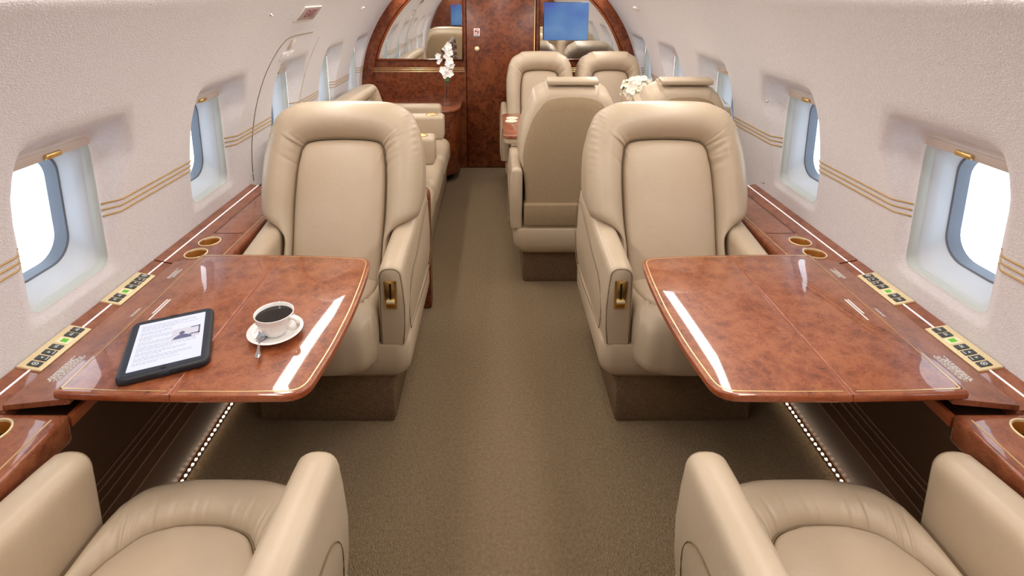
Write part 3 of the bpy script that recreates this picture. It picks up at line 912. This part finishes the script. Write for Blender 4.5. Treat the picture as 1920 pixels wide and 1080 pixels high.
# floor lights along both lower walls
for side in (-1, 1):
    x = 1.043 if side < 0 else 1.078
    t = empty('floor_light', 'strip of warm light points at the foot of the %s wall' % ('left' if side < 0 else 'right'), 'light', (0, 0, 0), 0, 'floor light strips')
    xs = sorted((side*(x-.008), side*(x+.002)))
    box('channel', xs[0], xs[1], .9, 2.45, .001, .010, 'lower', t, 0)
    parts = []
    y = .95
    while y < 2.4:
        b = box_bm(*sorted((side*(x-.009), side*(x-.003))), y, y+.006, .010, .014)
        vs = [v.co.copy() for v in b.verts]; b.verts.index_update(); fs = [tuple(v.index for v in f.verts) for f in b.faces]; b.free()
        parts.append((vs, fs)); y += .021
    multi('light_points', parts, 'led', t, False)['kind'] = 'stuff'

# ------------------------------------------------------------------ things on the left table
TZT = TZ+.0006
tab = empty('tablet', 'white lit tablet in a dark protective case lying on the table', 'tablet', (-.8335, 1.2015, TZT), 0)
# directions measured from the picture
ux = Vector((.1335, .0605)).normalized(); ang = math.atan2(ux.y, ux.x); tab.rotation_euler = (0, 0, ang)
W_, H_ = .150, .196
pl = rrect_xy(.094, -.122, .122, .022, 6)
prism('case', pl, 0, .017, 'case', tab, .006, 3)
cs = [c for c in tab.children][0]
bz2 = prism('bezel', rrect_xy(.084, -.112, .112, .008, 4), .0165, .0178, 'casemid', tab, .0004, 1)
scr = prism('screen', rrect_xy(.0745, -.099, .099, .001, 2), .0175, .0184, 'screen', tab, 0)
lathe('home_button', [(.0062, .0176), (.0062, .0188), (.0048, .0190), (0, .0186)], 'case', tab, 24, (0, -.1065, 0))
box('speaker_slot', -.009, .009, .113, .117, .0165, .0182, 'black', tab, .0006)
box('port_cover', -.012, .012, -.1235, -.1215, .004, .013, 'casemid', tab, .001)
rd = random.Random(4); parts = []; pdark = []
def dash(lst, x0, x1, y, h=.0013, z=.01855):
    lst.append(([(x0, y-h/2, z), (x1, y-h/2, z), (x1, y+h/2, z), (x0, y+h/2, z)], [(0, 1, 2, 3)]))
y = .085
paras = [(3, .9), (2, .95), (1, 0), (3, .5), (1, 0), (4, .52), (1, 0), (3, .9), (1, 0), (4, .95), (1, 0), (3, .8), (1, 0), (3, .9), (1, 0), (2, .7)]
for rows, wf in paras:
    if wf == 0: y -= .004; continue
    for r_ in range(rows):
        x = -.066
        e = -.066+.132*wf*(1 if r_ < rows-1 else rd.uniform(.4, .8))
        while x < e:
            l = rd.uniform(.004, .011); dash(parts, x, min(x+l, e), y); x += l+.0016
        y -= .0052
pt = multi('page_text', parts, 'ink', scr, False)
pic = []
gp = [([(.004, -.008, .0186), (.066, -.008, .0186), (.066, .040, .0186), (.004, .040, .0186)], [(0, 1, 2, 3)])]
multi('page_picture', gp, 'inkmid', scr, False)
fig = []
# head-and-shoulders shape beside a framed window
fig.append(([(.008, -.006, .0187), (.050, -.006, .0187), (.046, .004, .0187), (.034, .011, .0187), (.020, .011, .0187), (.011, .003, .0187)], [(0, 1, 2, 3, 4, 5)]))
cc = [(.0265+.0062*math.cos(2*PI*k/18), .0185+.008*math.sin(2*PI*k/18), .0187) for k in range(18)]
fig.append((cc, [tuple(range(18))]))
for a in ((.045, .066, .036, .040), (.0625, .066, .004, .040), (.045, .066, .004, .009)):
    fig.append(([(a[0], a[2], .0187), (a[1], a[2], .0187), (a[1], a[3], .0187), (a[0], a[3], .0187)], [(0, 1, 2, 3)]))
multi('picture_shapes', fig, 'inkdark', scr, False)

SX, SY = -.592, 1.249
sau = lathe('saucer', [(0, .004), (.024, .004), (.027, .0005), (.031, .0005), (.036, .003), (.052, .0095), (.066, .0155), (.0675, .0172), (.0655, .0180), (.050, .0125), (.036, .0075), (.031, .0070), (.028, .0060), (0, .0060)], 'china', None, 56)
sau.location = (SX, SY, TZT); tag(sau, 'round white saucer under the coffee cup', 'saucer')
cup = empty('coffee_cup', 'white china cup of black coffee standing on a saucer', 'cup', (SX, SY, TZT+.0068))
lathe('cup_body', [(0, .004), (.021, .004), (.0225, 0), (.0245, 0), (.026, .004), (.034, .012), (.041, .024), (.0452, .038), (.0475, .0545), (.0480, .0565), (.0468, .0575), (.0452, .0560), (.0432, .0380), (.039, .025), (.032, .014), (.022, .0085), (0, .008)], 'china', cup, 56)
lathe('coffee', [(0, .0475), (.030, .0475), (.0440, .0476), (.0440, .0465), (0, .046)], 'coffee', cup, 48)
ha = math.radians(-14)
hp = []
for r_, z in ((.0445, .049), (.0530, .0495), (.0625, .046), (.0670, .038), (.0650, .029), (.0575, .0215), (.0480, .0175), (.0385, .0185)):
    hp.append((r_*math.cos(ha), r_*math.sin(ha), z))
hp = catmull(hp, 24)
V, Fs = tube_data(hp, .0050, 10)
mesh_obj('handle', V, Fs, 'china', cup)
sp = empty('teaspoon', 'small silver teaspoon resting on the saucer rim', 'spoon', (SX-.020, SY-.050, TZT+.0125))
sp.rotation_euler = (math.radians(3), 0, math.radians(20))
rings = []
for t, w, d, z in ((0, .0015, 0, .0), (.06, .009, .0012, 0), (.16, .0135, .0030, -.001), (.28, .0125, .0028, 0), (.36, .007, .001, .0015), (.42, .003, 0, .003), (.55, .0026, 0, .0045), (.75, .0034, 0, .0065), (.88, .0065, 0, .0078), (.95, .0068, 0, .008), (1, .004, 0, .008)):
    y = .046-t*.115
    rings.append([(-w, y, z+.0005), (-w*.5, y, z-d+.0002), (0, y, z-d*1.3), (w*.5, y, z-d+.0002), (w, y, z+.0005), (w*.5, y, z-d+.0016), (0, y, z-d*1.3+.0016), (-w*.5, y, z-d+.0016)])
loft('spoon_body', rings, 'steel', sp, True, True, True, True, 60)

# ------------------------------------------------------------------ dining table on the right
dt = empty('dining_table', 'burl table with padded cream edge between the paired seats', 'table', (.515, 3.555, TZ))
pl = round_poly([(-.505, -.315), (.505, -.315), (.505, .315), (-.505, .315)], [.05, .005, .005, .05])
prism('tabletop', pl, -.022, 0, 'burl', dt, .006, 4)
pl2 = round_poly([(-.497, -.307), (.500, -.307), (.500, .307), (-.497, .307)], [.05, .005, .005, .05])
prism('padded_rim', pl2, -.060, -.0215, 'leather', dt, .010, 3)
box('table_base', .10, .40, -.10, .10, -TZ+.001, -.058, 'leather', dt, .015)
for i, (x, y, l) in enumerate(((.078, 3.70, 'cream round coaster on the dining table, the farther of the two'), (.070, 3.61, 'cream round coaster on the dining table, the nearer of the two'))):
    c = lathe('coaster', [(0, 0), (.040, 0), (.042, .003), (.040, .006), (.034, .0055), (0, .005)], 'cream', None, 36)
    c.location = (x, y, TZT); tag(c, l, 'coaster', 'coasters on the dining table')
# ball of white hydrangea in a blue vase
hv = empty('flower_vase', 'ball of cream white hydrangea in a blue vase on the dining table', 'flowers', (.895, 3.52, TZT))
lathe('vase', [(0, .001), (.04, .001), (.045, .01), (.052, .06), (.05, .10), (.042, .125), (.040, .13), (.036, .125), (.040, .10), (.03, .02), (0, .015)], 'vaseblue', hv, 36)
def petal_patch(c, nrm, rot, L, W, curl):
    n_ = Vector(nrm).normalized(); a = n_.orthogonal().normalized(); a.rotate(Matrix.Rotation(rot, 3, n_)); b = n_.cross(a)
    pts = []
    for t in (0, .35, .7, 1):
        w = W*math.sin(PI*min(.95, .18+.72*t)); 
        for s_ in (-1, -.5, 0, .5, 1):
            p = Vector(c)+a*(L*t)+b*(w*s_)+n_*(curl*t*t*L-.25*W*abs(s_)*s_*0+.18*W*s_*s_)
            pts.append(p)
    fs = []
    for i in range(3):
        for j in range(4): fs.append((i*5+j, i*5+j+1, (i+1)*5+j+1, (i+1)*5+j))
    return pts, fs
def blossom(parent, c, nrm, size, npet, mat, seed, name='blossom'):
    rd = random.Random(seed); parts = []
    r0 = rd.uniform(0, PI)
    for k in range(npet):
        parts.append(petal_patch(c, nrm, r0+2*PI*k/npet+rd.uniform(-.15, .15), size*rd.uniform(.85, 1.1), size*.52, rd.uniform(.05, .4)))
    return multi(name, parts, mat, parent)
cc = Vector((0, 0, .215)); RB = .108
for i in range(64):
    zf = 1-2*(i+.5)/64; th = i*2.39996
    if zf < -.82: continue
    d = Vector((math.sqrt(1-zf*zf)*math.cos(th), math.sqrt(1-zf*zf)*math.sin(th), zf))
    blossom(hv, cc+Vector((d.x*RB, d.y*RB, d.z*RB))*random.uniform(.82, 1.0), d, .040, 4, 'petalcream', i)
V = []; Fs = []
b = bmesh.new(); bmesh.ops.create_icosphere(b, subdivisions=2, radius=.088); bmesh.ops.translate(b, verts=b.verts, vec=cc)
from_bm('flower_core', b, 'petalcream', hv)

# ------------------------------------------------------------------ left: divider, sofa, cabinet, orchid
dv = empty('divider', 'low burl end panel behind the left club chair', 'divider', (0, 0, 0))
poly = round_poly([(-.352, .004), (-.352, .625), (-1.185, .625), (-1.185, .30), (-1.03, .004)], [.012, .05, 0, 0, 0])
plate('panel', poly, 2.475, 2.535, 'burl_dark', dv, .006)
so = empty('sofa', 'long cream leather sofa along the left wall beyond the divider', 'sofa', (0, 0, 0))
Y0, Y1 = 2.55, 4.22
box('base', -1.02, -.43, Y0, Y1, .012, .27, 'leather', so, .02)
for i in range(3):
    a = Y0+(Y1-Y0-.10)*i/3.+.004; b = Y0+(Y1-Y0-.10)*(i+1)/3.-.004
    box('seat_cushion', -.90, -.385, a, b, .262, .455, 'leather', so, .065, 6)
# backrest: built facing -Y, then turned to face the aisle
bt = empty('tmp', 'x', 'y')
bk = backrest(bt, .80, .80, .485, -.06, .40, math.radians(14), .66, 'thin', None, None, .8)
rot = Matrix.Rotation(PI/2, 4, 'Z'); mv = Matrix.Translation((-.93, (Y0+Y1)/2-.03, .02)) @ rot
for o in [bk]+list(bk.children): o.data.transform(mv)
bk.parent = so; bpy.data.objects.remove(bt)
box('end_arm', -.97, -.455, Y1-.11, Y1+.0, .45, .70, 'leather', so, .03, 4)
for yc in (3.10, 3.66):
    a = box('folding_arm', -.93, -.388, yc-.066, yc+.066, .562, .728, 'leather', so, .022, 4)
    lathe('cup_holder', [(.041, .7285), (.041, .7305), (.037, .7312), (.036, .7285)], 'gold', a, 36, (-.47, yc, 0))
    lathe('cup_well', [(.0362, .7300), (.0355, .7288), (0, .7286)], 'gold_inner', a, 36, (-.47, yc, 0))
cb = empty('cabinet', 'curved burl cabinet in the front left corner by the door', 'cabinet', (0, 0, 0))
pl = [(-1.17, YF-.003), (-1.17, 4.27), (-.52, 4.27)]+[(-.52+.195*math.sin(a), 4.47-.20*math.cos(a)) for a in [PI/2*k/12 for k in range(1, 13)]]+[(-.325, YF-.003)]
prism('cabinet_body', inset(pl, .012) if False else [(x if x < -1 else x-.012, y+.012 if y < 4.7 else y) for x, y in pl], .07, .60, 'burl_dark', cb, .004)
prism('toe_kick', [(x if x < -1 else x-.07, y+.07 if y < 4.6 else y) for x, y in pl], .001, .072, 'black', cb, 0)
prism('cabinet_top', pl, .598, .62, 'burl_ledge', cb, .006)
k_ = lathe('knob', [(0, .016), (.006, .015), (.007, .01), (.004, .004), (.004, 0)], 'gold', cb, 20)
for v in k_.data.vertices: v.co = Vector((-.385+v.co.x, 4.385-v.co.z, .545+v.co.y))
ov = empty('orchid_vase', 'white orchid spray in a slim clear glass vase on the cabinet', 'flowers', (-.445, 4.50, .6206))
lathe('vase', [(0, 0), (.030, 0), (.032, .004), (.026, .018), (.0235, .04), (.027, .12), (.033, .212), (.031, .2125), (.025, .12), (.0215, .045), (.018, .03), (0, .028)], 'glass', ov, 32)
tube('stem', catmull([(0, 0, .04), (.004, 0, .20), (-.006, -.004, .32), (.0, -.004, .42), (.006, 0, .50)], 20), .0028, 'stem', ov, 6)
tube('side_stem', catmull([(-.006, -.004, .30), (-.03, -.006, .37), (-.055, -.006, .41)], 10), .002, 'stem', ov, 6)
for i, (x, y, z, s_) in enumerate(((.022, -.02, .495, .034), (.0, -.012, .475, .030), (.030, -.02, .445, .036), (.012, -.022, .415, .034), (.03, -.02, .375, .034), (.045, -.012, .335, .03), (.020, -.024, .355, .03), (-.022, -.02, .295, .036), (-.004, -.024, .265, .034), (.032, -.018, .27, .034), (-.060, -.012, .415, .028), (-.050, -.012, .385, .026), (-.058, -.008, .36, .018), (.010, -.012, .315, .024))):
    blossom(ov, (x, y, z), (random.uniform(-.5, .5), -1, random.uniform(-.3, .4)), s_, 5, 'petal', 100+i)
lf = petal_patch((.012, -.01, .235), (.3, -1, .2), .6, .05, .018, .2); multi('leaf', [lf], 'leaf', ov)
lf = petal_patch((.018, -.012, .245), (.1, -1, .1), -.7, .045, .016, .2); multi('leaf', [lf], 'leaf', ov)

# ------------------------------------------------------------------ screens, signs, wall fittings
tv = empty('screen', 'flat blue screen in front of the right mirror', 'screen', (.5575, YF-.045, 1.306))
box('screen_housing', -.188, .188, -.006, .020, -.159, .159, 'casemid', tv, .003)
mesh_obj('screen_face', [(-.186, -.0066, -.157), (.186, -.0066, -.157), (.186, -.0066, .157), (-.186, -.0066, .157)], [(0, 1, 2, 3)], 'tv', tv, False)
box('bracket', -.05, .05, .018, .040, -.05, .05, 'black', tv, .002)
tv2 = empty('screen', 'blue screen on the rear bulkhead, seen only as a reflection in the left mirror', 'screen', (-.62, YR+.03, 1.17))
box('screen_housing', -.188, .188, -.030, .006, -.175, .175, 'black', tv2, .003)
mesh_obj('screen_face', [(-.186, .0066, -.172), (.186, .0066, -.172), (.186, .0066, .172), (-.186, .0066, .172)], [(0, 1, 2, 3)], 'tv', tv2, False)
def on_wall(o, side, y, z, off=0):
    """lay an object built in its XY plane (x along the cabin, y upward, z towards the cabin) onto the wall curve"""
    a = math.asin((z-ZC)/R)
    nrm = Vector((-side*math.cos(a), 0, -math.sin(a)))
    up = Vector((-side*math.sin(a), 0, math.cos(a)))
    xa = Vector((0, 1, 0)) if side < 0 else Vector((0, -1, 0))
    up = nrm.cross(xa)
    m = Matrix((xa, up, nrm)).transposed().to_4x4()
    p = Vector((side*prof(z), y, z))+nrm*off
    o.matrix_world = Matrix.Translation(p) @ m
ex = empty('exit_sign', 'grey sign with red EXIT lettering above the escape hatch', 'sign')
on_wall(ex, -1, 2.665, 1.447, .002)
box('sign_frame', -.125, .125, -.048, .044, -.003, .006, 'trimwhite', ex, .004)
box('sign_face', -.118, .118, -.034, .042, .004, .0075, 'signgrey', ex, .001)
me = text_mesh('EXIT', .066, .0006)
o = link('lettering', me, 'signred', ex, False); o.location = (0, .003, .0078); o.scale = (1.0, .92, 1)
# escape hatch seam, handle recess and cover on the left wall
ht = empty('escape_hatch', 'cloth covered escape hatch around the third left window', 'hatch')
hp = catmull([(2.505, .66), (2.505, .85), (2.505, 1.02), (2.512, 1.16), (2.53, 1.24), (2.56, 1.30), (2.60, 1.328), (2.68, 1.336), (2.80, 1.337), (2.95, 1.337)], 70)
tube('hatch_seam', [(-(prof(z)-.0005), y, z) for y, z in [(p[0], p[1]) for p in hp]], .0026, 'piping', ht, 6)
hp2 = [(3.13, 1.30-.64*i/20.) for i in range(21)]
tube('hatch_seam', [(-(prof(z)-.0002), y, z) for y, z in hp2], .0012, 'piping', ht, 6)
hc = bpy.data.objects.new('t', None)
def wall_box(name, side, y0, y1, z0, z1, t0, t1, mat, parent, bev=.003):
    o = box(name, -(y1-y0)/2, (y1-y0)/2, -(z1-z0)/2, (z1-z0)/2, t0, t1, mat, parent, bev)
    tmp = bpy.data.objects.new('tmp', None); on_wall(tmp, side, (y0+y1)/2, (z0+z1)/2)
    o.data.transform(tmp.matrix_world); bpy.data.objects.remove(tmp)
    return o
bpy.data.objects.remove(hc)
w_ = wall_box('handle_recess', -1, 2.665, 2.735, 1.265, 1.325, -.002, .003, 'shade', ht)
wall_box('handle', -1, 2.685, 2.725, 1.268, 1.320, .003, .007, 'trimwhite', ht)
w_ = wall_box('handle_cover', -1, 2.625, 2.775, 1.215, 1.262, -.002, .006, 'wallcloth', ht, .004)
wall_box('latch', -1, 2.695, 2.715, 1.235, 1.243, .005, .009, 'trimwhite', ht, .001)
f = wall_box('wall_button', -1, 3.74, 3.80, 1.430, 1.452, -.002, .010, 'trimwhite', None); tag(f, 'small white call plate high on the left wall near the bulkhead', 'wall plate', 'plates high on the walls')
f = wall_box('wall_button', 1, 3.84, 3.92, 1.425, 1.450, -.002, .010, 'trimwhite', None); tag(f, 'small white plate high on the right wall above the dining seats', 'wall plate', 'plates high on the walls')
for side, y, z, l in ((-1, 2.20, 1.457, 'small steel stud high on the left wall before the exit sign'), (1, 2.306, 1.088, 'small steel stud on the right wall, the upper of two'), (1, 2.395, .69, 'small steel stud on the right wall, the lower of two')):
    o = lathe('stud', [(.006, -.002), (.006, .003), (.0035, .006), (.003, .011), (0, .012)], 'steel', None, 16)
    tag(o, l, 'stud', 'steel studs on the walls'); on_wall(o, side, y, z)

# ------------------------------------------------------------------ lamps
for side in (-1, 1):
    t = empty('cove_light', 'light strip hidden above the %s wall edge' % ('left' if side < 0 else 'right'), 'light', (0, 0, 0), 0, 'cove lights')
    V = []
    for y in (YR+.05, YF-.06): V += [(side*.850, y, 1.534), (side*.790, y, 1.588)]
    o = mesh_obj('lamp', V, [(0, 1, 3, 2)], 'cove', t, False)
    V = []
    for y in (YR+.05, YF-.06): V += [(side*.788, y, 1.586), (side*.776, y, 1.584), (side*.745, y, 1.64), (side*.765, y, 1.64)]
    mesh_obj('valance', V, [(0, 1, 2, 3), (4, 5, 6, 7)]+[(i, (i+1) % 4, 4+(i+1) % 4, 4+i) for i in range(4)], 'ceiling', t, False)
for i, y in enumerate((.45, 1.45, 2.45, 3.45, 4.2)):  # unseen fill lamps added to give the cabin soft light from above
    t = empty('ceiling_fill_light', 'unseen fill lamp added over the aisle', 'light', (0, y, 1.805), 0, 'added fill lights')
    box('rim', -.20, .20, -.34, .34, -.004, .014, 'trimwhite', t, .004)
    mesh_obj('diffuser', [(-.18, -.32, -.0045), (.18, -.32, -.0045), (.18, .32, -.0045), (-.18, .32, -.0045)], [(0, 3, 2, 1)], 'lampface', t, False)

w = bpy.data.worlds.new('World'); SC.world = w; w.use_nodes = True
bg = w.node_tree.nodes['Background']; bg.inputs['Color'].default_value = (.80, .90, 1, 1); bg.inputs['Strength'].default_value = 4.0

cam = bpy.data.cameras.new('Camera'); co = bpy.data.objects.new('Camera', cam); COL.objects.link(co)
cam.sensor_fit = 'HORIZONTAL'; cam.sensor_width = 36; cam.lens = 36*1030/1920.
cam.shift_x = 30/1920.; cam.shift_y = -340/1920.
cam.clip_start = .02
co.location = (-.033, 0, 1.54)
co.rotation_euler = (PI/2-math.atan(213/1030.), 0, 0)
SC.camera = co
SC.view_settings.view_transform = 'Standard'; SC.view_settings.look = 'None'; SC.view_settings.gamma = 1
SC.view_settings.exposure = -.18
SC.cycles.use_denoising = True
SC.cycles.max_bounces = 10; SC.cycles.diffuse_bounces = 5; SC.cycles.glossy_bounces = 5; SC.cycles.transparent_max_bounces = 12
SC.cycles.caustics_reflective = False; SC.cycles.caustics_refractive = False
SC.cycles.sample_clamp_indirect = 8
